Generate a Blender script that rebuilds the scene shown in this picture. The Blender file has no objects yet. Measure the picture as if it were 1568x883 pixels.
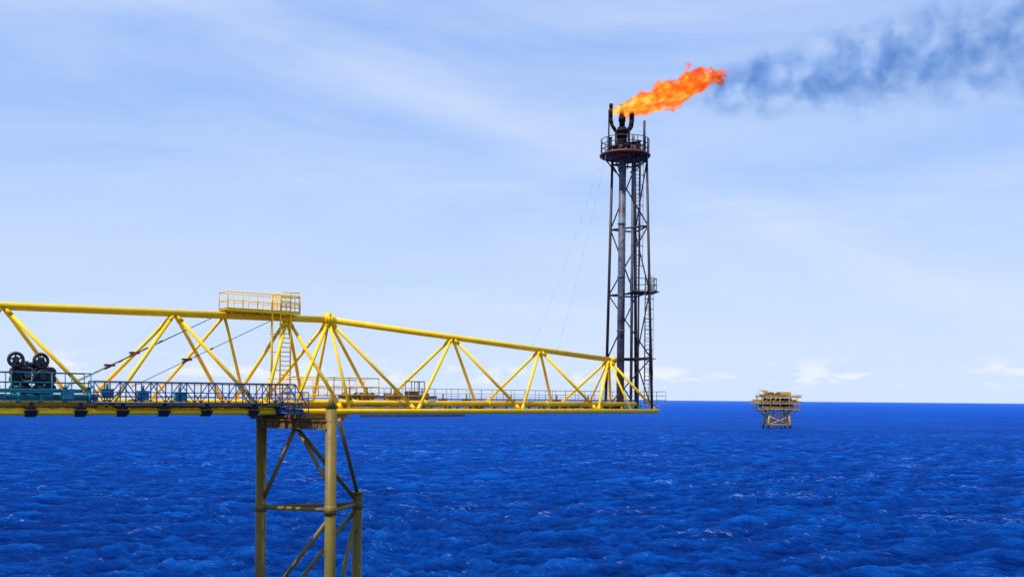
import bpy, math, random
import numpy as np
from mathutils import Vector, Matrix
random.seed(7); np.random.seed(7)
EYE=22.0
scene=bpy.context.scene
# ------------------------------------------------------------ helpers
def V(*a): return Vector(a)
def newmat(name):
    m=bpy.data.materials.new(name); m.use_nodes=True
    nt=m.node_tree; nt.nodes.clear(); return m,nt
def N(nt,t,**kw):
    n=nt.nodes.new(t)
    for k,v in kw.items(): setattr(n,k,v)
    return n
def L(nt,a,b): nt.links.new(a,b)
def ramp(nt,stops,interp='LINEAR'):
    r=nt.nodes.new('ShaderNodeValToRGB'); cr=r.color_ramp; cr.interpolation=interp
    while len(cr.elements)<len(stops): cr.elements.new(0.5)
    for e,(p,c) in zip(cr.elements,stops):
        e.position=p; e.color=c if len(c)==4 else (*c,1)
    return r
def M(nt,op,a,b=None,clamp=False):
    n=nt.nodes.new('ShaderNodeMath'); n.operation=op; n.use_clamp=clamp
    for i,x in enumerate((a,b)):
        if x is None: continue
        if isinstance(x,(int,float)): n.inputs[i].default_value=x
        else: nt.links.new(x,n.inputs[i])
    return n.outputs[0]

def paint(name,c1,c2,rust=(0.12,0.045,0.015),rust_amt=0.42,rough=0.5,scale=1.3,metal=0.0,spec=.35):
    m,nt=newmat(name)
    out=N(nt,'ShaderNodeOutputMaterial'); b=N(nt,'ShaderNodeBsdfPrincipled')
    tc=N(nt,'ShaderNodeTexCoord')
    n1=N(nt,'ShaderNodeTexNoise'); n1.inputs['Scale'].default_value=scale; n1.inputs['Detail'].default_value=6
    L(nt,tc.outputs['Object'],n1.inputs['Vector'])
    r1=ramp(nt,[(0.3,c1),(0.7,c2)]); L(nt,n1.outputs['Fac'],r1.inputs['Fac'])
    n2=N(nt,'ShaderNodeTexNoise'); n2.inputs['Scale'].default_value=scale*2.7; n2.inputs['Detail'].default_value=8; n2.inputs['Roughness'].default_value=0.7
    L(nt,tc.outputs['Object'],n2.inputs['Vector'])
    lo=1-rust_amt
    r2=ramp(nt,[(lo,(0,0,0)),(lo+0.1,(1,1,1))]); L(nt,n2.outputs['Fac'],r2.inputs['Fac'])
    mx=N(nt,'ShaderNodeMixRGB'); L(nt,r2.outputs[0],mx.inputs['Fac']); L(nt,r1.outputs[0],mx.inputs['Color1']); mx.inputs['Color2'].default_value=(*rust,1)
    L(nt,mx.outputs[0],b.inputs['Base Color'])
    b.inputs['Roughness'].default_value=rough; b.inputs['Metallic'].default_value=metal; b.inputs['Specular IOR Level'].default_value=spec
    L(nt,b.outputs[0],out.inputs['Surface'])
    return m
YEL=paint('yellow_paint',(0.95,0.60,0.006),(0.84,0.48,0.005),rust_amt=0.35,spec=.25)
YELB=paint('yellow_paint_deck',(0.80,0.50,0.02),(0.60,0.36,0.02),rust_amt=0.42)
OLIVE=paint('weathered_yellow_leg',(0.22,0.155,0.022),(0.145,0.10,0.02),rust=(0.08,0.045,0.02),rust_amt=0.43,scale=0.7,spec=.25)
RUSTY=paint('brown_rust_steel',(0.14,0.08,0.02),(0.28,0.16,0.025),rust_amt=0.5)
BLUE=paint('blue_gangway_paint',(0.012,0.10,0.28),(0.01,0.05,0.16),rust=(0.02,0.02,0.02),rust_amt=0.42)
TEAL=paint('teal_paint',(0.02,0.27,0.32),(0.012,0.14,0.20),rust=(0.02,0.02,0.02),rust_amt=0.45)
BLACK=paint('black_rubber_steel',(0.010,0.010,0.016),(0.022,0.022,0.028),rust_amt=0.3)
GREY=paint('galvanised_steel',(0.26,0.32,0.38),(0.17,0.21,0.28),rust=(0.12,0.08,0.06),rust_amt=0.42,rough=.45)
CHAR=paint('charred_steel',(0.014,0.012,0.018),(0.034,0.028,0.034),rust=(0.12,0.03,0.013),rust_amt=0.45,scale=0.9)
BURN=paint('burnt_tip_steel',(0.008,0.007,0.009),(0.02,0.015,0.016),rust=(0.07,0.018,0.01),rust_amt=0.42,scale=0.9,rough=.8,spec=.15)
STK=paint('flare_pipe_steel',(0.15,0.175,0.23),(0.055,0.06,0.08),rust=(0.07,0.028,0.018),rust_amt=0.48,scale=0.8)
REDR=paint('red_rust',(0.22,0.05,0.025),(0.10,0.03,0.02),rust_amt=0.4)
WIRE=paint('wire_rope',(0.4,0.42,0.48),(0.35,0.36,0.4))
DPY=paint('far_platform_yellow',(0.62,0.39,0.05),(0.40,0.25,0.05),rust=(0.15,0.06,0.02),rust_amt=0.48,scale=0.15)
DPR=paint('far_platform_brown',(0.14,0.075,0.04),(0.07,0.045,0.035),rust_amt=0.5,scale=0.15)

class Mb:
    def __init__(s): s.v=[]; s.f=[]; s.sm=[]
    def tube(s,p,q,r,r2=None,seg=10,caps=True):
        p=Vector(p);q=Vector(q); d=q-p
        if d.length<1e-6: return
        r2=r if r2 is None else r2
        d.normalize(); a=d.orthogonal().normalized(); b=d.cross(a)
        k=len(s.v)
        for c,rr in ((p,r),(q,r2)):
            for i in range(seg):
                t=2*math.pi*i/seg
                s.v.append(c+(a*math.cos(t)+b*math.sin(t))*rr)
        for i in range(seg):
            j=(i+1)%seg
            s.f.append((k+i,k+j,k+seg+j,k+seg+i)); s.sm.append(True)
        if caps:
            s.f.append(tuple(k+i for i in reversed(range(seg)))); s.sm.append(False)
            s.f.append(tuple(k+seg+i for i in range(seg))); s.sm.append(False)
    def path(s,pts,r,seg=8):
        for a,b in zip(pts[:-1],pts[1:]): s.tube(a,b,r,seg=seg)
    def box(s,c,ux,uy,uz,taper=1.0):
        c=Vector(c);ux=Vector(ux);uy=Vector(uy);uz=Vector(uz); k=len(s.v)
        for z,t in ((-1,taper),(1,1.0)):
            for x,y in((-1,-1),(1,-1),(1,1),(-1,1)):
                s.v.append(c+ux*x*t+uy*y*t+uz*z)
        for f in ((0,3,2,1),(4,5,6,7),(0,1,5,4),(1,2,6,5),(2,3,7,6),(3,0,4,7)):
            s.f.append(tuple(k+i for i in f)); s.sm.append(False)
    def torus(s,c,axis,R,r,n=24,m=8):
        axis=Vector(axis).normalized(); a=axis.orthogonal().normalized(); b=axis.cross(a); c=Vector(c);k=len(s.v)
        for i in range(n):
            t=2*math.pi*i/n; d=a*math.cos(t)+b*math.sin(t)
            for j in range(m):
                u=2*math.pi*j/m
                s.v.append(c+d*(R+r*math.cos(u))+axis*r*math.sin(u))
        for i in range(n):
            for j in range(m):
                s.f.append((k+i*m+j,k+((i+1)%n)*m+j,k+((i+1)%n)*m+(j+1)%m,k+i*m+(j+1)%m)); s.sm.append(True)
    def obj(s,name,mat,parent=None):
        me=bpy.data.meshes.new(name); me.from_pydata([tuple(x) for x in s.v],[],s.f); me.update()
        me.polygons.foreach_set('use_smooth',s.sm)
        me.materials.append(mat)
        o=bpy.data.objects.new(name,me); scene.collection.objects.link(o)
        if parent: o.parent=parent
        return o
def empty(name):
    e=bpy.data.objects.new(name,None); e.empty_display_size=1; scene.collection.objects.link(e); return e
def rail(mb,pts,h,r=0.025,post=1.5,mids=1,seg=6):
    """handrail along pts (foot points)"""
    up=V(0,0,1)
    for a,b in zip(pts[:-1],pts[1:]):
        a=Vector(a);b=Vector(b); l=(b-a).length; n=max(1,round(l/post))
        for i in range(n+1):
            p=a.lerp(b,i/n); mb.tube(p,p+up*h,r,seg=seg)
        for k in range(mids+1):
            hh=h*(1-k/(mids+1)); mb.tube(a+up*hh,b+up*hh,r,seg=seg)
        mb.tube(a+up*0.08,b+up*0.08,r*1.2,seg=4)
# bridge axis frame: s along, n across (away from the shore side), z from eye level
DS=V(0.777,0.63,0); DN=V(-0.63,0.777,0); UP=V(0,0,1)
def B(s,n,z): return V(-29.8,58,EYE)+DS*s+DN*n+UP*z

# ------------------------------------------------------------ truss bridge
br=empty('steel_truss_bridge')
ZB=-1.04
def ztop(s):
    if s<=23: return 5.37+(s)*0.0185
    return 5.80-(s-23)*0.0700
ch=Mb()
# top chord
ch.tube(B(-24,3,ztop(-24)),B(23,3,ztop(23)),0.25,seg=20)
ch.tube(B(23,3,ztop(23)),B(52.6,3,ztop(52.6)),0.235,seg=20)
ch.tube(B(52.5,3,ztop(52.5)+.0),B(53.3,3,ztop(53.3)),0.26,seg=16)
# bottom chords
for n in (0,6):
    ch.tube(B(-24,n,ZB),B(56,n,ZB),0.205,seg=18)
ch.obj('chords',YEL,br)
pairs=[(-10,-15.3,-4.6),(0.7,-4.6,6.0),(11.3,6.0,16.4),(19.6,16.4,22.6),(23,18.6,29),(34.4,29,39.4),(43.9,39.4,48.2),(52.4,48.2,55.7)]
dg=Mb()
for t,a,b in pairs:
    for n in (0,6):
        for q in (a,b):
            P=B(t,3,ztop(t)); Q=B(q,n,ZB)
            dg.tube(P,Q,0.125,seg=12)
            d=(Q-P).normalized()
            dg.tube(P+d*0.2,P+d*0.75,0.15,seg=12); dg.tube(Q-d*0.7,Q-d*0.15,0.15,seg=12)
# second V on the far side of the top chord
for q in (10.2,17.9):
    dg.tube(B(14.9,3.2,ztop(14.9)),B(q,6,ZB),0.11,seg=10)
# verticals at the flare end
for s,n in ((52.4,0.0),(52.4,6.0)):
    dg.tube(B(52.4,3,ztop(52.4)),B(s,n,ZB),0.10,seg=10)
for n in (0,6): dg.tube(B(23,3,ztop(23)),B(23.2,n,ZB),0.11,seg=10)
dg.obj('web_diagonals',YEL,br)
# floor beams and lateral bracing
fb=Mb(); s=-22.0; i=0
while s<56:
    fb.tube(B(s,0,ZB+.02),B(s,6,ZB+.02),0.10,seg=8)
    if s+5.2<56:
        a,b=(0,6) if i%2 else (6,0)
        fb.tube(B(s,a,ZB),B(s+5.2,b,ZB),0.07,seg=8)
    for n in (1.1,2.2,3.3,4.4,5.0):
        fb.box(B(s,n,-0.78),DS*.07,DN*.07,UP*.22)
    s+=2.6;i+=1
fb.obj('floor_beams',YELB,br)
# deck grating
dk=Mb()
dk.box(B(16,3.9,-0.50),DS*40.3,DN*1.5,UP*0.03)
for n in (2.4,5.4): dk.box(B(16,n,-0.52),DS*40.3,DN*.04,UP*0.10)
dk.obj('deck_grating',YELB,br)
# pipe runs
pr=Mb()
pr.tube(B(-24,5.75,-0.33),B(56.4,5.75,-0.33),0.16,seg=14)
pr.tube(B(-24,1.0,-0.42),B(54,1.0,-0.42),0.20,seg=14)
pr.tube(B(-24,1.75,-0.55),B(50,1.75,-0.55),0.12,seg=12)
s=-20
while s<55:
    pr.torus(B(s,1.0,-0.42),DS,0.21,0.05,16,6); s+=6.3
pr.obj('pipe_runs',YEL,br)
rp=Mb()
rp.tube(B(24,-0.05,-1.36),B(33.5,-0.05,-1.36),0.07,seg=8)
rp.tube(B(-24,0.35,-0.72),B(24,0.35,-0.72),0.07,seg=8)
rp.tube(B(23.0,0.3,-0.8),B(30.5,0.3,-0.8),0.09,seg=8)
rp.obj('conduit',RUSTY,br)
# collar at chord knee
cl=Mb()
K=B(23,3,ztop(23))
for o in (-.34,-.12,.12,.34): cl.torus(K+DS*o,DS,0.32,0.07,24,8)
cl.tube(K-DS*.42,K+DS*.42,0.36,seg=20)
cl.tube(K+UP*.1,K+UP*.62,0.34,0.14,seg=14)
cl.tube(K-UP*.1,K-UP*.55,0.27,0.2,seg=14)
cl.obj('knee_collar',YEL,br)
# upper service platform on the chord
sp=Mb(); za=6.08
sp.box(B(17.5,3,za),DS*2.75,DN*.75,UP*.05)
for n in (2.25,3.75): sp.box(B(17.5,n,za-.02),DS*2.75,DN*.03,UP*.11)
rail(sp,[B(14.75,2.25,za),B(20.25,2.25,za),B(20.25,3.75,za),B(14.75,3.75,za),B(14.75,2.25,za)],1.2,0.034,1.15,1)
rail(sp,[B(18.7,2.25,za),B(18.7,3.75,za)],1.35,0.035,0.5,2)
rail(sp,[B(18.8,2.3,za),B(20.2,2.3,za)],1.45,0.035,0.33,3)
for s_ in (15.2,17.5,19.8):
    for n in (2.3,3.7): sp.tube(B(s_,n,za),B(s_,3,ztop(s_)),0.05,seg=6)
sp.obj('service_platform',YEL,br)
ld=Mb()
for s_ in (18.75,19.55): ld.tube(B(s_,2.35,za+1.35),B(s_,2.35,-0.5),0.055,seg=8)
z=-0.4
while z<za+1.2:
    ld.tube(B(18.75,2.35,z),B(19.55,2.35,z),0.035,seg=6); z+=0.33
for z in (0.6,1.9,3.2,4.5):
    ld.tube(B(18.75,2.35,z),B(18.2,2.9,z),0.03,seg=6)
ld.tube(B(18.1,2.35,za+1.2),B(18.1,2.35,-0.5),0.08,seg=8)
ld.obj('access_ladder',YEL,br)
# railings
yr=Mb()
rail(yr,[B(19.2,2.3,0.1),B(27.0,2.3,0.1)],1.35,0.045,1.3,1)
rail(yr,[B(19.2,5.4,0.0),B(26.8,5.4,0.0)],1.35,0.04,1.3,1)
rail(yr,[B(-24,5.5,-0.4),B(20,5.5,-0.4)],1.2,0.028,1.5,1)
yr.obj('yellow_railing',YEL,br)
gr=Mb()
rail(gr,[B(27,5.6,-0.42),B(56.8,5.6,-0.42),B(56.8,-0.2,-0.42)],1.2,0.026,1.25,2)
rail(gr,[B(27.5,2.2,-0.42),B(51,2.2,-0.42)],1.15,0.022,1.6,1)
gr.box(B(56.4,2.7,-0.47),DS*.5,DN*3.0,UP*.04)
gr.obj('grey_railing',GREY,br)
# deck equipment
eq=Mb()
random.seed(3)
for s_,n in ((24.8,2.9),(26.6,3.4),(28.6,3.1),(29.6,4.2),(31.8,3.5)):
    eq.tube(B(s_,n,-.45),B(s_,n,.25),.16,seg=10); eq.tube(B(s_-.5,n,.1),B(s_+.5,n,.1),.17,seg=10)
    for o in(-.5,.5): eq.tube(B(s_+o-.05,n,.1),B(s_+o+.05,n,.1),.28,seg=12)
    eq.tube(B(s_,n,.25),B(s_,n,.75),.05,seg=6); eq.torus(B(s_,n,.75),UP,.25,.035,16,6)
eq.box(B(30.6,3.2,.1),DS*.45,DN*.35,UP*.42); eq.box(B(26,2.8,-.05),DS*.35,DN*.3,UP*.35)
eq.tube(B(24,3.2,.05),B(33,3.2,.05),.1,seg=8)
rail(eq,[B(29.6,2.6,-.3),B(31.4,2.6,-.3),B(31.4,4,-.3)],1.6,.04,.7,1)
for s_ in (33.8,36.2,41.0,46.3,50.2):
    eq.box(B(s_,3.4,-.28),DS*.3,DN*.25,UP*.2); eq.tube(B(s_,3.4,-.1),B(s_,3.4,.35),.06,seg=6)
eq.obj('deck_valves',RUSTY,br)
# saddle brackets under the near chord
sb=Mb()
for s_ in (-8,-3.2,1.6,4.4,6.9,9.5,12.3,15.6,17.6):
    sb.box(B(s_,0,-1.14),DS*.42,DN*.34,UP*.2,taper=.6)
    sb.box(B(s_,-.02,-.80),DS*.30,DN*.30,UP*.07)
    sb.box(B(s_,-.28,-.65),DS*.12,DN*.05,UP*.2)
sb.obj('saddle_brackets',BLACK,br)

# ------------------------------------------------------------ blue gangway on the left
gw=empty('blue_gangway')
g=Mb(); z0=-0.46; hh=1.3
g.box(B(12.0,-.2,z0-.02),DS*7.0,DN*.55,UP*.04)
for n in (-.75,.35):
    g.tube(B(5,n,z0),B(19,n,z0-.05),.06,seg=8); g.tube(B(5,n,z0+hh),B(18.4,n,z0+hh),.055,seg=8)
    g.tube(B(5,n,z0+.65),B(18.4,n,z0+.65),.03,seg=6)
    k=0; s_=5.0
    while s_<18.5:
        g.tube(B(s_,n,z0),B(s_,n,z0+hh),.045,seg=6)
        if s_+.95<18.6:
            a,b=(z0,z0+hh) if k%2 else (z0+hh,z0)
            g.tube(B(s_,n,a),B(s_+.957,n,b),.035,seg=6)
        s_+=.957;k+=1
g.tube(B(18.4,-.75,z0+hh),B(19.3,-.75,z0-.2),.05,seg=6); g.tube(B(18.4,.35,z0+hh),B(19.3,.35,z0-.2),.05,seg=6)
rail(g,[B(17.3,-.8,-1.2),B(19.4,-.8,-1.2)],1.5,.04,.5,2)
g.box(B(18.2,-.3,-1.0),DS*.9,DN*.4,UP*.12)
g.obj('truss_sides',BLUE,gw)
tm=empty('teal_pipe_manifold')
t=Mb()
rail(t,[B(-24,-.5,-.45),B(4.9,-.5,-.45)],1.75,.036,1.1,2)
rail(t,[B(-24,.9,-.45),B(4.9,.9,-.45)],1.75,.036,1.1,2)
t.tube(B(-20,.2,-.15),B(5.5,.2,-.15),.19,seg=12)
t.tube(B(-20,-.2,.25),B(4.5,-.2,.25),.10,seg=10)
for s_ in (-6,-3,-.2,1.0,2.2,3.6,5.0):
    t.tube(B(s_,.2,-.5),B(s_,.2,.45),.13,seg=10); t.tube(B(s_-.07,.2,-.15),B(s_+.07,.2,-.15),.30,seg=12)
    t.tube(B(s_,.2,.42),B(s_,.2,.5),.24,seg=12)
t.box(B(3.6,-.3,.05),DS*.3,DN*.3,UP*.3)
for s_,zz in ((6.2,.3),(8.4,.2),(10.8,.15)):
    t.box(B(s_,.6,zz-.2),DS*.35,DN*.2,UP*.3); t.tube(B(s_,.6,zz),B(s_,.6,zz+.45),.1,seg=8)
t.obj('pipes_and_rails',TEAL,tm)
# handwheel valves
va=empty('handwheel_valve_cluster')
w=Mb(); view=V(.45,-.89,.05)
def wheel(c,ax,R):
    ax=Vector(ax).normalized(); a=ax.orthogonal().normalized(); b=ax.cross(a)
    w.torus(c,ax,R,.10,26,8); w.tube(c-ax*.12,c+ax*.12,.2,seg=14)
    for i in range(5):
        th=2*math.pi*i/5+.3; w.tube(c,c+(a*math.cos(th)+b*math.sin(th))*R,.055,seg=6)
for s_,n,z,R,tw in ((.85,.2,2.05,.38,0),(2.25,.3,2.02,.40,.5),(1.5,.1,1.15,.40,-.3),(2.35,.15,1.05,.36,.3),(1.0,.4,1.3,.3,.6)):
    c=B(s_,n,z); ax=V(.45+tw,-.89,.05); wheel(c,ax,R); w.tube(c,c-view*.7,.12,seg=8)
w.tube(B(1.5,.9,-.4),B(1.5,.9,2.0),.2,seg=10); w.tube(B(2.3,.9,-.4),B(2.3,.9,2.1),.2,seg=10)
w.tube(B(.8,.9,.9),B(3.1,.9,.9),.26,seg=10); w.tube(B(.8,.9,1.75),B(2.7,.9,1.75),.2,seg=10)
for s_ in (1.0,1.5,2.3,2.9):
    for z in (.35,.9,1.35): w.tube(B(s_,.62,z),B(s_,1.2,z),.32,seg=14)
w.box(B(1.9,.7,.15),DS*.85,DN*.2,UP*.3)
w.obj('wheels_and_bodies',BLACK,va)
# stay wires with turnbuckles
sw=empty('stay_wires')
a_=Mb(); b_=Mb()
for (p,q,f) in ((B(3.8,.6,.5),B(13.9,3,5.4),.27),(B(7.6,.6,.5),B(18.4,3,5.5),.37),(B(3.0,1.2,.1),B(13.7,3,5.3),.5)):
    a_.tube(p,q,.022,seg=6)
    c=p.lerp(q,f); d=(q-p).normalized()
    b_.tube(c-d*.35,c+d*.35,.085,seg=8); b_.box(c+UP*.07,DS*.32,DN*.1,UP*.07); b_.tube(c+d*.7,c+d*1.0,.055,seg=6)
    b_.tube(p.lerp(q,f+.17)-d*.15,p.lerp(q,f+.17)+d*.15,.06,seg=6)
a_.obj('wires',BLACK,sw); b_.obj('turnbuckles',REDR,sw)

# ------------------------------------------------------------ support jacket
jk=empty('support_jacket')
P=V(-12.7,70,0); L1=V(-18.35,73,0); L3=V(-11.9,77,0)
def at(p,z): return V(p.x,p.y,EYE+z)
lg=Mb()
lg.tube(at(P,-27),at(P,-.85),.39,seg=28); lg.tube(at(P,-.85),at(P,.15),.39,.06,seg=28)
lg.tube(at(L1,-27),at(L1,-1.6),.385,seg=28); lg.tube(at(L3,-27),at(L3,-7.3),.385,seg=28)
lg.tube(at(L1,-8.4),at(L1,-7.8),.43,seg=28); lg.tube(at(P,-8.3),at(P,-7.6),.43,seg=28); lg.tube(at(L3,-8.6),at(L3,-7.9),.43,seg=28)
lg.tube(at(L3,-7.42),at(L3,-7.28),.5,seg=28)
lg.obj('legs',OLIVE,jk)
bc=Mb(); HM=(P+L1)/2; HZ=-2.05
for a,b,r in ((at(L1,-8.1),at(P,-7.95),.15),(at(P,-8.05),at(L3,-8.2),.15),(at(L1,-8.1),at(L3,-8.2),.14),
    (at(HM,HZ-.1),at(L1,-7.9),.15),(at(HM,HZ-.1),at(L3,-8.0),.16),(at(HM,HZ),at(P,-6.4),.13),
    (at(P+V(.3,1.5,0),-1.6),at(L3,-7.4),.15),
    (at(L3,-8.5),at(L1,-17.2),.15),(at(P,-8.4),at(L1,-15.6),.15),(at(L3,-8.5),at(P,-17),.15),
    (at(L1,-17.5),at(P,-17.5),.15),(at(P,-17.5),at(L3,-17.5),.15),(at(L1,-17.5),at(L3,-17.5),.15)):
    bc.tube(a,b,r,seg=14)
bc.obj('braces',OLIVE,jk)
hd=Mb(); dx=(P-L1).normalized(); dy=V(-dx.y,dx.x,0); ll=(P-L1).length/2
hd.box(at(HM,-1.95),dx*(ll-.1),dy*.32,UP*.24)
for z in (-1.66,-2.24): hd.box(at(HM,z),dx*(ll-.05),dy*.42,UP*.045)
hd.box(at(L1,-1.5),dx*.6,dy*.55,UP*.13); hd.box(at(L1+V(.9,0.4,0),-1.42),dx*.9,dy*.5,UP*.17)
Q=B(21,3,0); Q.z=0
hd.box(at(Q,-1.38),DS*1.9,DN*3.3,UP*.14)
for n in (0.2,5.8):
    hd.box(B(21,n,-1.62),DS*1.6,DN*.2,UP*.12)
for i in range(9):
    hd.box(at(L1,-1.95)+dx*(.6+i*.65),dx*.02,dy*.40,UP*.235)
hd.obj('header_beam',RUSTY,jk)

# ------------------------------------------------------------ flare tower
ft=empty('flare_stack_tower')
A0,A1=V(13.08,93.0,EYE-1.0),V(12.55,94.2,EYE+23.1)
B0,B1=V(9.15,97.3,EYE-1.0),V(9.48,96.0,EYE+23.1)
C0,C1=V(12.35,99.0,EYE-1.0),V(11.75,97.0,EYE+23.1)
def onleg(a,b,z): return a.lerp(b,(EYE+z-a.z)/(b.z-a.z))
def lv(z): return [onleg(A0,A1,z),onleg(B0,B1,z),onleg(C0,C1,z)]
tl=Mb()
for a,b,r in ((A0,A1,.135),(B0,B1,.15),(C0,C1,.17)): tl.tube(a,b,r,r*.85,seg=12)
levels=[-.9,3.9,10.1,16.4,22.6]
for z in levels:
    q=lv(z)
    for i in range(3): tl.tube(q[i],q[(i+1)%3],.085,seg=8)
for k in range(len(levels)-1):
    qa,qb=lv(levels[k]),lv(levels[k+1])
    for i in range(3):
        j=(i+1)%3
        if k%2: tl.tube(qa[i],qb[j],.065,seg=8)
        else: tl.tube(qa[j],qb[i],.065,seg=8)
tl.obj('legs_and_bracing',CHAR,ft)
st=Mb()
sx,sy=10.35,95.3
st.tube(V(sx,sy,EYE-.8),V(sx+.05,sy,EYE+24),.36,.34,seg=22)
z=1.5
while z<23:
    st.torus(V(sx,sy,EYE+z),UP,.37,.05,22,6); z+=5.1
st.tube(V(11.35,95.0,EYE-.6),V(11.35,95.0,EYE+25.2),.14,seg=12)
st.tube(V(11.95,94.6,EYE-.6),V(11.95,94.6,EYE+22.5),.09,seg=10)
st.path([V(10.35,95.3,EYE-.5),V(8,93.8,EYE-.5),V(4,90.5,EYE-.5)],.3,seg=14)
st.obj('riser_pipes',STK,ft)
la=Mb()
def ladder(x,y,z0,z1,w=.5,cage=True,ang=0.0):
    c,s_=math.cos(ang),math.sin(ang); e=V(c,s_,0); f=V(s_,-c,0)
    o=V(x,y,EYE)
    for k in(-.5,.5): la.tube(o+e*w*k+UP*z0,o+e*w*k+UP*z1,.04,seg=6)
    z=z0+.2
    while z<z1: la.tube(o-e*w*.5+UP*z,o+e*w*.5+UP*z,.025,seg=5); z+=.36
    if cage:
        z=z0+2.3
        while z<z1:
            pts=[o+e*(.42*math.cos(t))+f*(.42+.42*math.sin(t)*1.0)-f*.1+UP*z for t in [math.pi*i/7 for i in range(-1,9)]]
            la.path(pts,.025,seg=5); z+=.95
        for t in (0.3,1.57,2.84):
            la.tube(o+e*(.42*math.cos(t))+f*(.32+.42*math.sin(t))+UP*(z0+2.3),o+e*(.42*math.cos(t))+f*(.32+.42*math.sin(t))+UP*z1,.022,seg=5)
ladder(11.7,94.3,10.3,24.0,ang=.3)
ladder(12.6,93.2,-.5,11.6,ang=.3)
la.obj('caged_ladders',CHAR,ft)
mp=Mb()
mp.box(V(12.3,94.6,EYE+10.15),V(1.25,.2,0),V(-.2,1.2,0),UP*.05)
rail(mp,[V(11.0,93.4,EYE+10.2),V(13.5,93.6,EYE+10.2),V(13.3,95.8,EYE+10.2)],1.2,.035,.8,1)
mp.box(V(11.2,96,EYE+3.95),V(1.9,-1.3,0),V(.7,1.0,0),UP*.04)
mp.obj('mid_platform',CHAR,ft)
tp=Mb(); PC=V(10.62,95.4,EYE+23.35); PR=2.32
tp.tube(PC-UP*.12,PC+UP*.08,PR,seg=40); tp.torus(PC-UP*.03,UP,PR,.12,48,8)
tp.tube(PC-UP*.35,PC-UP*.12,1.2,1.7,seg=24)
tp.obj('top_deck',REDR,ft)
tr=Mb()
for i in range(14):
    th=2*math.pi*i/14+.2; p=PC+V(math.cos(th),math.sin(th),0)*(PR-.02)
    tr.tube(p,p+UP*1.45,.04,seg=6)
for h in (.5,.95,1.45): tr.torus(PC+UP*h,UP,PR-.02,.035,48,6)
for i in range(8):
    th=2*math.pi*i/8+.1
    tr.tube(PC+V(math.cos(th),math.sin(th),0)*(PR-.15)-UP*.1,PC+V(math.cos(th),math.sin(th),0)*1.0-UP*1.5,.06,seg=6)
tr.tube(PC+V(1.72,-.9,.1),PC+V(1.72,-.9,3.1),.12,seg=10)
tr.tube(PC+V(2.2,.2,.1),PC+V(2.2,.2,1.8),.07,seg=8)
# clutter on top deck
for x,y,r,h in ((-.9,.3,.34,.8),(.9,-.5,.38,1.1),(.5,.9,.3,1.4),(-.5,-1.2,.24,.9),(1.4,.5,.22,1.5),(0,-1.0,.3,.7),(-1.4,-.2,.16,1.6)):
    tr.tube(PC+V(x,y,.05),PC+V(x,y,h),r,r*.7,seg=12); tr.tube(PC+V(x,y,h*.5),PC+V(0,0,h*.6),.14,seg=8)
    tr.tube(PC+V(x,y,h),PC+V(x,y,h+.08),r*1.1,seg=12)
tr.obj('top_railing_and_gear',CHAR,ft)
bu=Mb(); bx=10.3; by=95.3
bu.tube(V(bx,by,EYE+23.4),V(bx,by,EYE+24.5),.62,.46,seg=20)
bu.tube(V(bx,by,EYE+24.5),V(bx,by,EYE+26.0),.46,.44,seg=20)
for z in (24.3,25.1,25.6): bu.tube(V(bx,by,EYE+z),V(bx,by,EYE+z+.12),.6,seg=20)
def arm(dx,dy,zs,zt,r=.2):
    a=V(bx,by,EYE+zs); b=V(bx+dx*.55,by+dy*.55,EYE+zs+abs(dx)*.40+.1); c=V(bx+dx*.92,by+dy*.92,EYE+zs+abs(dx)*.85+.2); d=V(bx+dx,by+dy,EYE+zs+abs(dx)*1.15+.45); e=V(bx+dx,by+dy,EYE+zt)
    for p_,q_ in ((a,b),(b,c),(c,d),(d,e)):
        bu.tube(p_,q_+(q_-p_).normalized()*.07,r,seg=14)
    bu.tube(e-UP*.3,e,r*1.08,seg=14)
arm(-1.08,-.2,25.1,28.15,.165); arm(.90,-.25,25.1,27.35,.23); arm(.2,.8,25.4,27.9,.18)
bu.tube(V(bx,by,EYE+26.0),V(bx-.02,by,EYE+28.2),.27,.24,seg=16)
bu.tube(V(bx,by,EYE+26.6),V(bx,by,EYE+27.0),.34,seg=16)
bu.tube(V(bx-1.28,by-.3,EYE+23.4),V(bx-1.28,by-.3,EYE+27.6),.07,seg=8)
bu.tube(V(bx+.65,by-.3,EYE+23.4),V(bx+.65,by-.3,EYE+26.1),.10,seg=8)
bu.tube(V(bx-.6,by-.3,EYE+23.4),V(bx-.6,by-.3,EYE+25.6),.10,seg=8)
bu.obj('burner_heads',BURN,ft)
gy=empty('guy_wires')
gm=Mb()
for a,b in ((PC+V(-2.2,-.5,-.1),B(43.0,3,ztop(43)+.2)),(PC+V(-1.9,-1.2,-.1),B(46.0,3,ztop(46)+.2))):
    pts=[a.lerp(b,i/12)-UP*(.8*math.sin(math.pi*i/12)) for i in range(13)]
    gm.path(pts,.010,seg=5)
gm.obj('cables',WIRE,gy)

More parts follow.
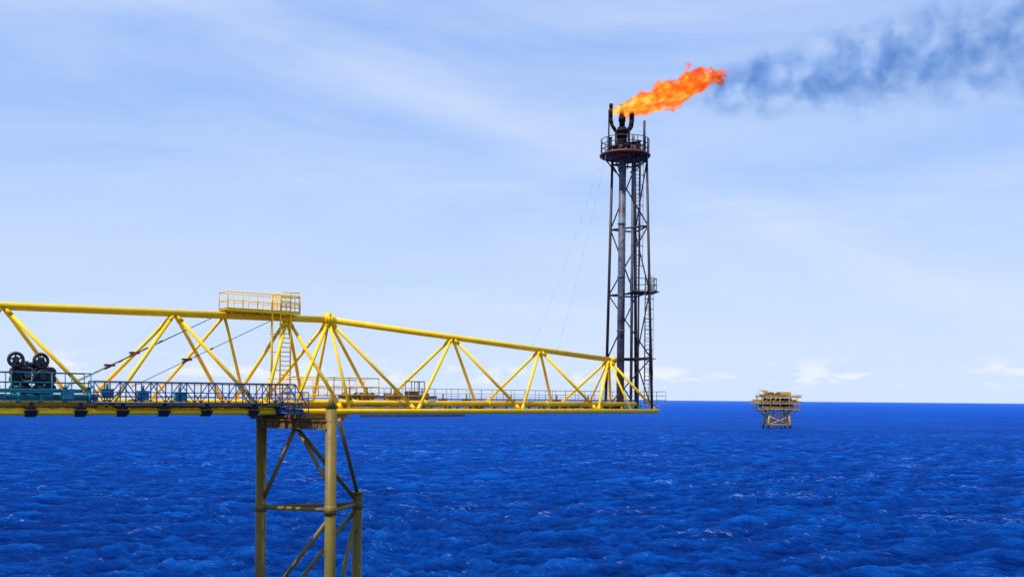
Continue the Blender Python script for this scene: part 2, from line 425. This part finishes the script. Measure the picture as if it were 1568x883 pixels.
# ------------------------------------------------------------ distant offshore platform
dp=empty('offshore_platform')
DC=V(215,808,0)
def D(x,y,z): return DC+V(x,y,z)
j=Mb()
legb=[(-9,-8),(9,-8),(9,8),(-9,8)]; legt=[(-7.5,-7),(7.5,-7),(7.5,7),(-7.5,7)]
def lp(i,z): 
    t=z/15; return D(legb[i][0]*(1-t)+legt[i][0]*t,legb[i][1]*(1-t)+legt[i][1]*t,z)
for i in range(4):
    j.tube(lp(i,-4),lp(i,15),.9,.8,seg=12); k=(i+1)%4
    for z in (3,9.5): j.tube(lp(i,z),lp(k,z),.35,seg=8)
    j.tube(lp(i,3),lp(k,9.5),.35,seg=8); j.tube(lp(k,9.5),lp(i,15),.35,seg=8); j.tube(lp(k,3),lp(i,9.5),.3,seg=8)
for x in (-4,-1,2,5): j.tube(D(x,-5,-3),D(x,-5,15),.45,seg=8)
for sx_ in (-1,1):
    for y in (-8,8): j.tube(D(7.5*sx_,y*.9,9.5),D(15.5*sx_,y,15.5),.5,seg=8)
j.obj('jacket',DPY,dp)
bs=Mb()
for i in range(4): bs.tube(lp(i,-1),lp(i,3.2),1.05,1.0,seg=12)
for x in (-4,-1,2,5): bs.tube(D(x,-5,-1),D(x,-5,3.0),.6,seg=8)
bs.box(D(0,-8.5,2.6),V(10.5,0,0),V(0,1.2,0),V(0,0,.35)); 
bs.obj('splash_zone',DPR,dp)
d1=Mb()
for z,x0,x1 in ((15.6,-18,16.5),(20.2,-20,17),(25.2,-15,17)):
    d1.box(D((x0+x1)/2,0,z),V((x1-x0)/2,0,0),V(0,10,0),V(0,0,.4))
    rail(d1,[D(x0,-10,z+.4),D(x1,-10,z+.4),D(x1,10,z+.4)],1.3,.11,2.5,1,5)
    rail(d1,[D(x0,-10,z+.4),D(x0,10,z+.4)],1.3,.11,2.5,1,5)
for x in (-14,-7.5,0,7.5,14):
    for y in (-9.5,9.5): d1.tube(D(x,y,15.6),D(x,y,25.2),.4,seg=8)
for x in (-14,-7.5,7.5): d1.tube(D(x,-9.5,20.2),D(x+6.5,-9.5,25.2),.25,seg=6)
d1.obj('decks',DPY,dp)
e=Mb(); random.seed(11)
for i in range(60):
    zz=random.choice([16,16,20.6,20.6,25.6]); x=random.uniform(-13,14); y=random.uniform(-8.5,5)
    hx=random.uniform(.7,2.4); hz=random.uniform(.6,1.8)
    if i%3: e.box(D(x,y,zz+hz),V(hx,0,0),V(0,1.2,0),V(0,0,hz))
    else: e.tube(D(x-hx,y,zz+hz),D(x+hx,y,zz+hz),hz*.7,seg=10)
e.box(D(0,6.5,17.7),V(13,0,0),V(0,.2,0),V(0,0,1.7)); e.box(D(1,6.5,22.5),V(12,0,0),V(0,.2,0),V(0,0,1.9))
e.obj('deck_equipment',DPR,dp)
c=Mb()
c.tube(D(-10,-3,25),D(-10,-3,28.5),1.0,seg=12); c.box(D(-10,-3,29.2),V(1.8,0,0),V(0,1.3,0),V(0,0,1.0))
for dz in (0,1.1): c.tube(D(-9,-3,29+dz),D(-17,-5,31-dz*.2),.2,seg=6)
for i in range(6): c.tube(D(-9-i*1.33,-3-i*.33,29+i*.33),D(-9.6-i*1.33,-3-i*.33,30.1+i*.1),.12,seg=5)
c.tube(D(-17,-5,31),D(-17,-5,27),.08,seg=4)
c.box(D(5,0,27.6),V(5,0,0),V(0,4,0),V(0,0,1.7)); c.box(D(-3,2,27),V(2,0,0),V(0,3,0),V(0,0,1.2))
c.tube(D(11,0,25),D(11,0,28.5),.5,seg=8); c.tube(D(-14,0,25),D(-14,0,29),.3,seg=8)
c.box(D(-17.5,-2,22),V(1.8,0,0),V(0,4,0),V(0,0,1.2))
c.obj('crane_and_modules',DPY,dp)

# ------------------------------------------------------------ sea
def build_sea():
    half=math.radians(34)
    th=np.concatenate([np.linspace(-math.pi,-half,120,endpoint=False),np.linspace(-half,half,1300,endpoint=False),np.linspace(half,math.pi,120,endpoint=False)])
    inv=np.linspace(1/92.,1/3200.,900)
    r=np.concatenate([np.array([3,12,25,40,55,68,80]),1/inv,np.array([4200,6000,9000,14000,25000,60000])])
    R,T=np.meshgrid(r,th,indexing='ij'); X=(R*np.sin(T)).astype(np.float64); Y=(R*np.cos(T)).astype(np.float64)
    dr=np.gradient(r)[:,None]*np.ones_like(R)
    dth=np.gradient(th)[None,:]*R
    sp=np.maximum(dr*.8,dth)
    Z=np.zeros_like(X); rs=np.random.RandomState(12)
    wind=math.radians(-68)
    # slow warp and gust groups break up the regularity of the wave trains
    grp=np.zeros_like(X); wx=np.zeros_like(X); wy=np.zeros_like(X)
    for i in range(8):
        lam=rs.uniform(30,220); a=rs.uniform(0,6.28); ph=2*math.pi/lam*(X*math.cos(a)+Y*math.sin(a))+rs.uniform(0,6.28)
        grp+=np.sin(ph); wx+=np.cos(ph)*lam*.02; wy+=np.sin(ph+1.3)*lam*.02
    grp=1+.13*grp
    XX=X+wx; YY=Y+wy
    for i in range(96):
        lam=0.7*(14.0/0.7)**(i/95.)*(rs.uniform(.93,1.07)); a=wind+rs.normal(0,.75)
        kx,ky=2*math.pi/lam*math.cos(a),2*math.pi/lam*math.sin(a)
        amp=0.0150*lam**0.78*rs.uniform(.6,1.4)
        att=np.clip(lam/(sp*1.5)-1,0,1)
        ph=kx*XX+ky*YY+rs.uniform(0,6.28)
        w=1-np.abs(np.sin(ph*.5)); w=(w*w-.23)*1.6 if i%2 else np.sin(ph)
        Z+=amp*att*w*(grp if lam<8 else 1)
    nr,nt_=X.shape
    co=np.empty((nr*nt_+1,3),np.float32); co[:-1,0]=X.ravel();co[:-1,1]=Y.ravel();co[:-1,2]=Z.ravel(); co[-1]=(0,0,0)
    ii=np.arange(nr-1)[:,None]*nt_; jj=np.arange(nt_)[None,:]; j2=(jj+1)%nt_
    q=np.stack([ii+jj,ii+nt_+jj,ii+nt_+j2,ii+j2],-1).reshape(-1,4)
    q=q[:,::-1]
    tri=np.stack([np.full(nt_,nr*nt_),np.arange(nt_),(np.arange(nt_)+1)%nt_],-1)[:,::-1]
    me=bpy.data.meshes.new('sea_water')
    nq=len(q);nt3=len(tri)
    me.vertices.add(len(co)); me.vertices.foreach_set('co',co.ravel())
    me.loops.add(nq*4+nt3*3); me.loops.foreach_set('vertex_index',np.concatenate([q.ravel(),tri.ravel()]).astype(np.int32))
    me.polygons.add(nq+nt3)
    me.polygons.foreach_set('loop_start',np.concatenate([np.arange(nq)*4,nq*4+np.arange(nt3)*3]).astype(np.int32))
    me.polygons.foreach_set('use_smooth',np.ones(nq+nt3,bool))
    me.update(calc_edges=True); me.validate()
    o=bpy.data.objects.new('sea_water',me); scene.collection.objects.link(o)
    m,nt=newmat('sea_surface'); out=N(nt,'ShaderNodeOutputMaterial')
    tc=N(nt,'ShaderNodeTexCoord'); mp_=N(nt,'ShaderNodeMapping'); L(nt,tc.outputs['Object'],mp_.inputs['Vector'])
    mp_.inputs['Rotation'].default_value=(0,0,math.radians(20)); mp_.inputs['Scale'].default_value=(.6,1,0)
    def noise(sc,det,rough=.6,dist=0):
        n=N(nt,'ShaderNodeTexNoise'); n.inputs['Scale'].default_value=sc; n.inputs['Detail'].default_value=det; n.inputs['Roughness'].default_value=rough; n.inputs['Distortion'].default_value=dist
        L(nt,mp_.outputs[0],n.inputs['Vector']); return n.outputs['Fac']
    n1=noise(.40,9,.80,.2)
    bp=N(nt,'ShaderNodeBump'); bp.inputs['Strength'].default_value=1.0; bp.inputs['Distance'].default_value=4.5; L(nt,n1,bp.inputs['Height'])
    # light through crests and darker troughs painted into the colour, by height and noise
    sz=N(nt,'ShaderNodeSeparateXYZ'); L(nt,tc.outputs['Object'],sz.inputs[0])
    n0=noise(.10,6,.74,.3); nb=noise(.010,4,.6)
    crest_light=M(nt,'ADD',M(nt,'MULTIPLY',sz.outputs[2],.42),M(nt,'ADD',M(nt,'MULTIPLY',M(nt,'SUBTRACT',n1,.5),2.3),M(nt,'MULTIPLY',M(nt,'SUBTRACT',n0,.5),1.5)))
    crest_light=M(nt,'ADD',crest_light,M(nt,'MULTIPLY',M(nt,'SUBTRACT',nb,.5),.7))
    crest_light=M(nt,'ADD',crest_light,.42,True)
    colr=ramp(nt,[(0.0,(0.001,0.030,0.23)),(.45,(0.0015,0.070,0.44)),(1.0,(0.005,0.18,0.82))]); L(nt,crest_light,colr.inputs['Fac'])
    # foam flecks, and sun glints painted in the same pale colour
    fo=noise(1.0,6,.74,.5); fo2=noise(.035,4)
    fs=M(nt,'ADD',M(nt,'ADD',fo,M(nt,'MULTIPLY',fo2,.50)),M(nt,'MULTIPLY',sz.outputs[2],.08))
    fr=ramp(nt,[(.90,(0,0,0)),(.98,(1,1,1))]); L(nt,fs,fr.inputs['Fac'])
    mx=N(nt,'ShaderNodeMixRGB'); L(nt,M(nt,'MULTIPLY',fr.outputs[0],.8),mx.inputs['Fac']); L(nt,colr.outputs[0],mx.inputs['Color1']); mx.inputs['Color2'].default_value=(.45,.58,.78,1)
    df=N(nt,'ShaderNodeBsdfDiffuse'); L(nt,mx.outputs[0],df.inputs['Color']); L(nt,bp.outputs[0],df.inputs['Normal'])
    gl=N(nt,'ShaderNodeBsdfGlossy'); gl.inputs['Roughness'].default_value=.10; gl.inputs['Color'].default_value=(.42,.66,1,1); L(nt,bp.outputs[0],gl.inputs['Normal'])
    fz=N(nt,'ShaderNodeFresnel'); fz.inputs['IOR'].default_value=1.33; L(nt,bp.outputs[0],fz.inputs['Normal'])
    fac=M(nt,'MULTIPLY',M(nt,'SUBTRACT',fz.outputs[0],.06,True),.40,True)
    ms=N(nt,'ShaderNodeMixShader'); L(nt,fac,ms.inputs[0]); L(nt,df.outputs[0],ms.inputs[1]); L(nt,gl.outputs[0],ms.inputs[2])
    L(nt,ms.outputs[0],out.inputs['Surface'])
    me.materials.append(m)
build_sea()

# ------------------------------------------------------------ flame and smoke (volumes)
def domain(name,x0,x1,w,origin,tilt,mat):
    me=bpy.data.meshes.new(name)
    vs=[(x,y,z) for x in (x0,x1) for y in (-w,w) for z in (-w,w)]
    me.from_pydata(vs,[],[(0,1,3,2),(4,6,7,5),(0,4,5,1),(2,3,7,6),(0,2,6,4),(1,5,7,3)]); me.update()
    o=bpy.data.objects.new(name,me); scene.collection.objects.link(o); o.location=origin; o.rotation_euler=(0,-tilt,0)
    me.materials.append(mat); return o
def vol_common(nt,Ln,warp,wscale,prof,zbend=0,base=.35,rough=.62):
    tc=N(nt,'ShaderNodeTexCoord')
    n=N(nt,'ShaderNodeTexNoise'); n.inputs['Scale'].default_value=wscale; n.inputs['Detail'].default_value=4; n.inputs['Roughness'].default_value=rough
    L(nt,tc.outputs['Object'],n.inputs['Vector'])
    sub=N(nt,'ShaderNodeVectorMath',operation='SUBTRACT'); L(nt,n.outputs['Color'],sub.inputs[0]); sub.inputs[1].default_value=(.5,.5,.5)
    sx0=N(nt,'ShaderNodeSeparateXYZ'); L(nt,tc.outputs['Object'],sx0.inputs[0])
    amt=M(nt,'MULTIPLY',sx0.outputs[0],warp/Ln)
    amt=M(nt,'ADD',amt,warp*base)
    sc=N(nt,'ShaderNodeVectorMath',operation='SCALE'); L(nt,sub.outputs[0],sc.inputs[0]); L(nt,amt,sc.inputs['Scale'])
    ad=N(nt,'ShaderNodeVectorMath',operation='ADD'); L(nt,tc.outputs['Object'],ad.inputs[0]); L(nt,sc.outputs[0],ad.inputs[1])
    s_=N(nt,'ShaderNodeSeparateXYZ'); L(nt,ad.outputs[0],s_.inputs[0])
    t_=M(nt,'DIVIDE',s_.outputs[0],Ln)
    mxv=max(v for p,v in prof)
    rr=ramp(nt,[(p,(v/mxv,)*3) for p,v in prof]); L(nt,t_,rr.inputs['Fac'])
    rad_=M(nt,'MULTIPLY',rr.outputs[0],mxv)
    z=s_.outputs[2]
    if zbend:
        z=M(nt,'SUBTRACT',z,M(nt,'MULTIPLY',M(nt,'POWER',M(nt,'MAXIMUM',t_,0.0),2.0),zbend))
    y2=M(nt,'MULTIPLY',s_.outputs[1],s_.outputs[1]); z2=M(nt,'MULTIPLY',z,z)
    rad=M(nt,'SQRT',M(nt,'ADD',y2,z2))
    d=M(nt,'DIVIDE',rad,M(nt,'MAXIMUM',rad_,.001))
    core=M(nt,'SUBTRACT',1.0,d)
    return tc,t_,core
# flame
m,nt=newmat('flame_volume'); out=N(nt,'ShaderNodeOutputMaterial')
tc,t_,core=vol_common(nt,10.7,4.6,.62,[(0,.4),(.08,.8),(.3,1.2),(.6,1.3),(.82,1.2),(.95,.7),(1,0)],zbend=1.4)
den=M(nt,'MULTIPLY',M(nt,'MULTIPLY',core,2.4,True),4.6)
mpf=N(nt,'ShaderNodeMapping'); mpf.inputs['Scale'].default_value=(.7,1,1.2); L(nt,tc.outputs['Object'],mpf.inputs['Vector'])
nf=N(nt,'ShaderNodeTexNoise'); nf.inputs['Scale'].default_value=1.3; nf.inputs['Detail'].default_value=6; nf.inputs['Roughness'].default_value=.62; L(nt,mpf.outputs[0],nf.inputs['Vector'])
heat=M(nt,'ADD',M(nt,'MULTIPLY',core,.45),M(nt,'MULTIPLY',M(nt,'SUBTRACT',nf.outputs['Fac'],.5),3.0))
heat=M(nt,'SUBTRACT',M(nt,'ADD',heat,.60),M(nt,'MULTIPLY',t_,.55),True)
cr=ramp(nt,[(0,(.88,.05,.012)),(.3,(1.0,.13,.012)),(.6,(1.0,.28,.015)),(1,(1.0,.70,.12))]); L(nt,heat,cr.inputs['Fac'])
em=N(nt,'ShaderNodeEmission'); L(nt,cr.outputs[0],em.inputs['Color']); L(nt,M(nt,'MULTIPLY',den,1.15),em.inputs['Strength'])
ab=N(nt,'ShaderNodeVolumeAbsorption'); ab.inputs['Color'].default_value=(0,0,0,1); L(nt,den,ab.inputs['Density'])
ads=N(nt,'ShaderNodeAddShader'); L(nt,em.outputs[0],ads.inputs[0]); L(nt,ab.outputs[0],ads.inputs[1]); L(nt,ads.outputs[0],out.inputs['Volume'])
m.cycles.volume_step_rate=.12
domain('flare_flame',-.6,12.2,3.0,V(9.7,95.3,EYE+27.6),math.radians(15),m)
# smoke
m,nt=newmat('smoke_volume'); out=N(nt,'ShaderNodeOutputMaterial')
tc,t_,core=vol_common(nt,52.,9.0,.20,[(0,1.3),(.06,2.6),(.14,3.6),(.4,5.4),(.9,9.0),(1,0)],zbend=1.0,base=.2)
n5=N(nt,'ShaderNodeTexNoise'); n5.inputs['Scale'].default_value=.42; n5.inputs['Detail'].default_value=7; n5.inputs['Roughness'].default_value=.62; n5.inputs['Distortion'].default_value=.4; L(nt,tc.outputs['Object'],n5.inputs['Vector'])
cl_=M(nt,'MULTIPLY',M(nt,'SUBTRACT',n5.outputs['Fac'],.44),4.2,True)
fade=M(nt,'SUBTRACT',1.35,M(nt,'MULTIPLY',t_,.8))
den=M(nt,'MULTIPLY',M(nt,'MULTIPLY',M(nt,'MULTIPLY',core,1.6,True),cl_),M(nt,'MULTIPLY',fade,.31))
ab=N(nt,'ShaderNodeVolumeAbsorption'); ab.inputs['Color'].default_value=(.05,.38,.70,1); L(nt,den,ab.inputs['Density'])
L(nt,ab.outputs[0],out.inputs['Volume'])
m.cycles.volume_step_rate=.13
domain('smoke_plume',-1.8,54,9,V(16.0,95.3,EYE+29.0),math.radians(9.3),m)

# ------------------------------------------------------------ sky
SUN_EL=math.radians(61); S=V(-.70,-.71,0).normalized()*math.cos(SUN_EL)+UP*math.sin(SUN_EL)
w_=bpy.data.worlds.new('World'); scene.world=w_; w_.use_nodes=True; nt=w_.node_tree; nt.nodes.clear()
out=N(nt,'ShaderNodeOutputWorld'); bg=N(nt,'ShaderNodeBackground'); bg.inputs['Strength'].default_value=.15
sk=N(nt,'ShaderNodeTexSky',sky_type='NISHITA'); sk.sun_disc=False; sk.sun_elevation=SUN_EL; sk.sun_rotation=math.radians(225); sk.air_density=1.0; sk.dust_density=.2; sk.ozone_density=3.0
tc=N(nt,'ShaderNodeTexCoord'); G=tc.outputs['Generated']
def wn(scale,rot,sc,det,rough=.55,dist=0):
    mp_=N(nt,'ShaderNodeMapping'); mp_.inputs['Rotation'].default_value=rot; mp_.inputs['Scale'].default_value=scale; L(nt,G,mp_.inputs['Vector'])
    n=N(nt,'ShaderNodeTexNoise'); n.inputs['Scale'].default_value=sc; n.inputs['Detail'].default_value=det; n.inputs['Roughness'].default_value=rough; n.inputs['Distortion'].default_value=dist
    L(nt,mp_.outputs[0],n.inputs['Vector']); return n.outputs['Fac']
def lin(x,a,b): # 0..1 between a and b
    return M(nt,'DIVIDE',M(nt,'SUBTRACT',x,a),b-a,True)
def mix(f,a,col):
    mx=N(nt,'ShaderNodeMixRGB')
    if isinstance(f,float): mx.inputs['Fac'].default_value=f
    else: L(nt,f,mx.inputs['Fac'])
    L(nt,a,mx.inputs['Color1']); mx.inputs['Color2'].default_value=(*col,1); return mx.outputs[0]
cir=lin(wn((1,1,6.5),(0,math.radians(-18),0),1.5,9,.62,.6),.40,.68)
dot=N(nt,'ShaderNodeVectorMath',operation='DOT_PRODUCT'); L(nt,G,dot.inputs[0]); dot.inputs[1].default_value=(-.329,.249,-.911)
ad_=M(nt,'ABSOLUTE',dot.outputs['Value'])
band=M(nt,'MULTIPLY',lin(ad_,.035,.0),lin(wn((1,1,3),(0,0,0),2.2,5),.3,.6))
sep=N(nt,'ShaderNodeSeparateXYZ'); L(nt,G,sep.inputs[0]); zz=sep.outputs[2]
c0=mix(.74,sk.outputs[0],(2.2,3.6,7.0))
haze=M(nt,'MULTIPLY',M(nt,'POWER',lin(zz,.37,-.02),1.3),.84)
c0=mix(haze,c0,(4.6,5.45,6.65))
veil=M(nt,'ADD',M(nt,'MULTIPLY',cir,.52),M(nt,'MULTIPLY',band,.42),True)
c0=mix(veil,c0,(4.7,5.35,6.7))
cu=lin(wn((1,1,3.0),(0,0,0),19,7,.62),.50,.62)
cu=M(nt,'MULTIPLY',cu,M(nt,'MULTIPLY',lin(zz,.010,.018),lin(zz,.046,.028)))
c0=mix(M(nt,'MULTIPLY',cu,.75),c0,(6.05,6.25,6.6))
L(nt,c0,bg.inputs['Color']); L(nt,bg.outputs[0],out.inputs['Surface'])
sl=bpy.data.lights.new('sun','SUN'); sl.energy=5.0; sl.angle=math.radians(.5); sl.color=(1,.95,.86)
so=bpy.data.objects.new('sun',sl); scene.collection.objects.link(so); so.rotation_euler=S.to_track_quat('Z','Y').to_euler(); so.location=(0,0,200)

# ------------------------------------------------------------ camera
cam=bpy.data.cameras.new('camera'); cam.sensor_width=36; cam.lens=35; cam.shift_y=.1075; cam.clip_end=100000; cam.clip_start=.5
co=bpy.data.objects.new('camera',cam); scene.collection.objects.link(co); co.location=(0,0,EYE)
co.rotation_euler=(Matrix.Rotation(math.radians(90),3,'X')@Matrix.Rotation(math.radians(.5),3,'Z')).to_euler()
scene.camera=co
scene.view_settings.view_transform='Standard'; scene.view_settings.look='None'; scene.view_settings.exposure=0
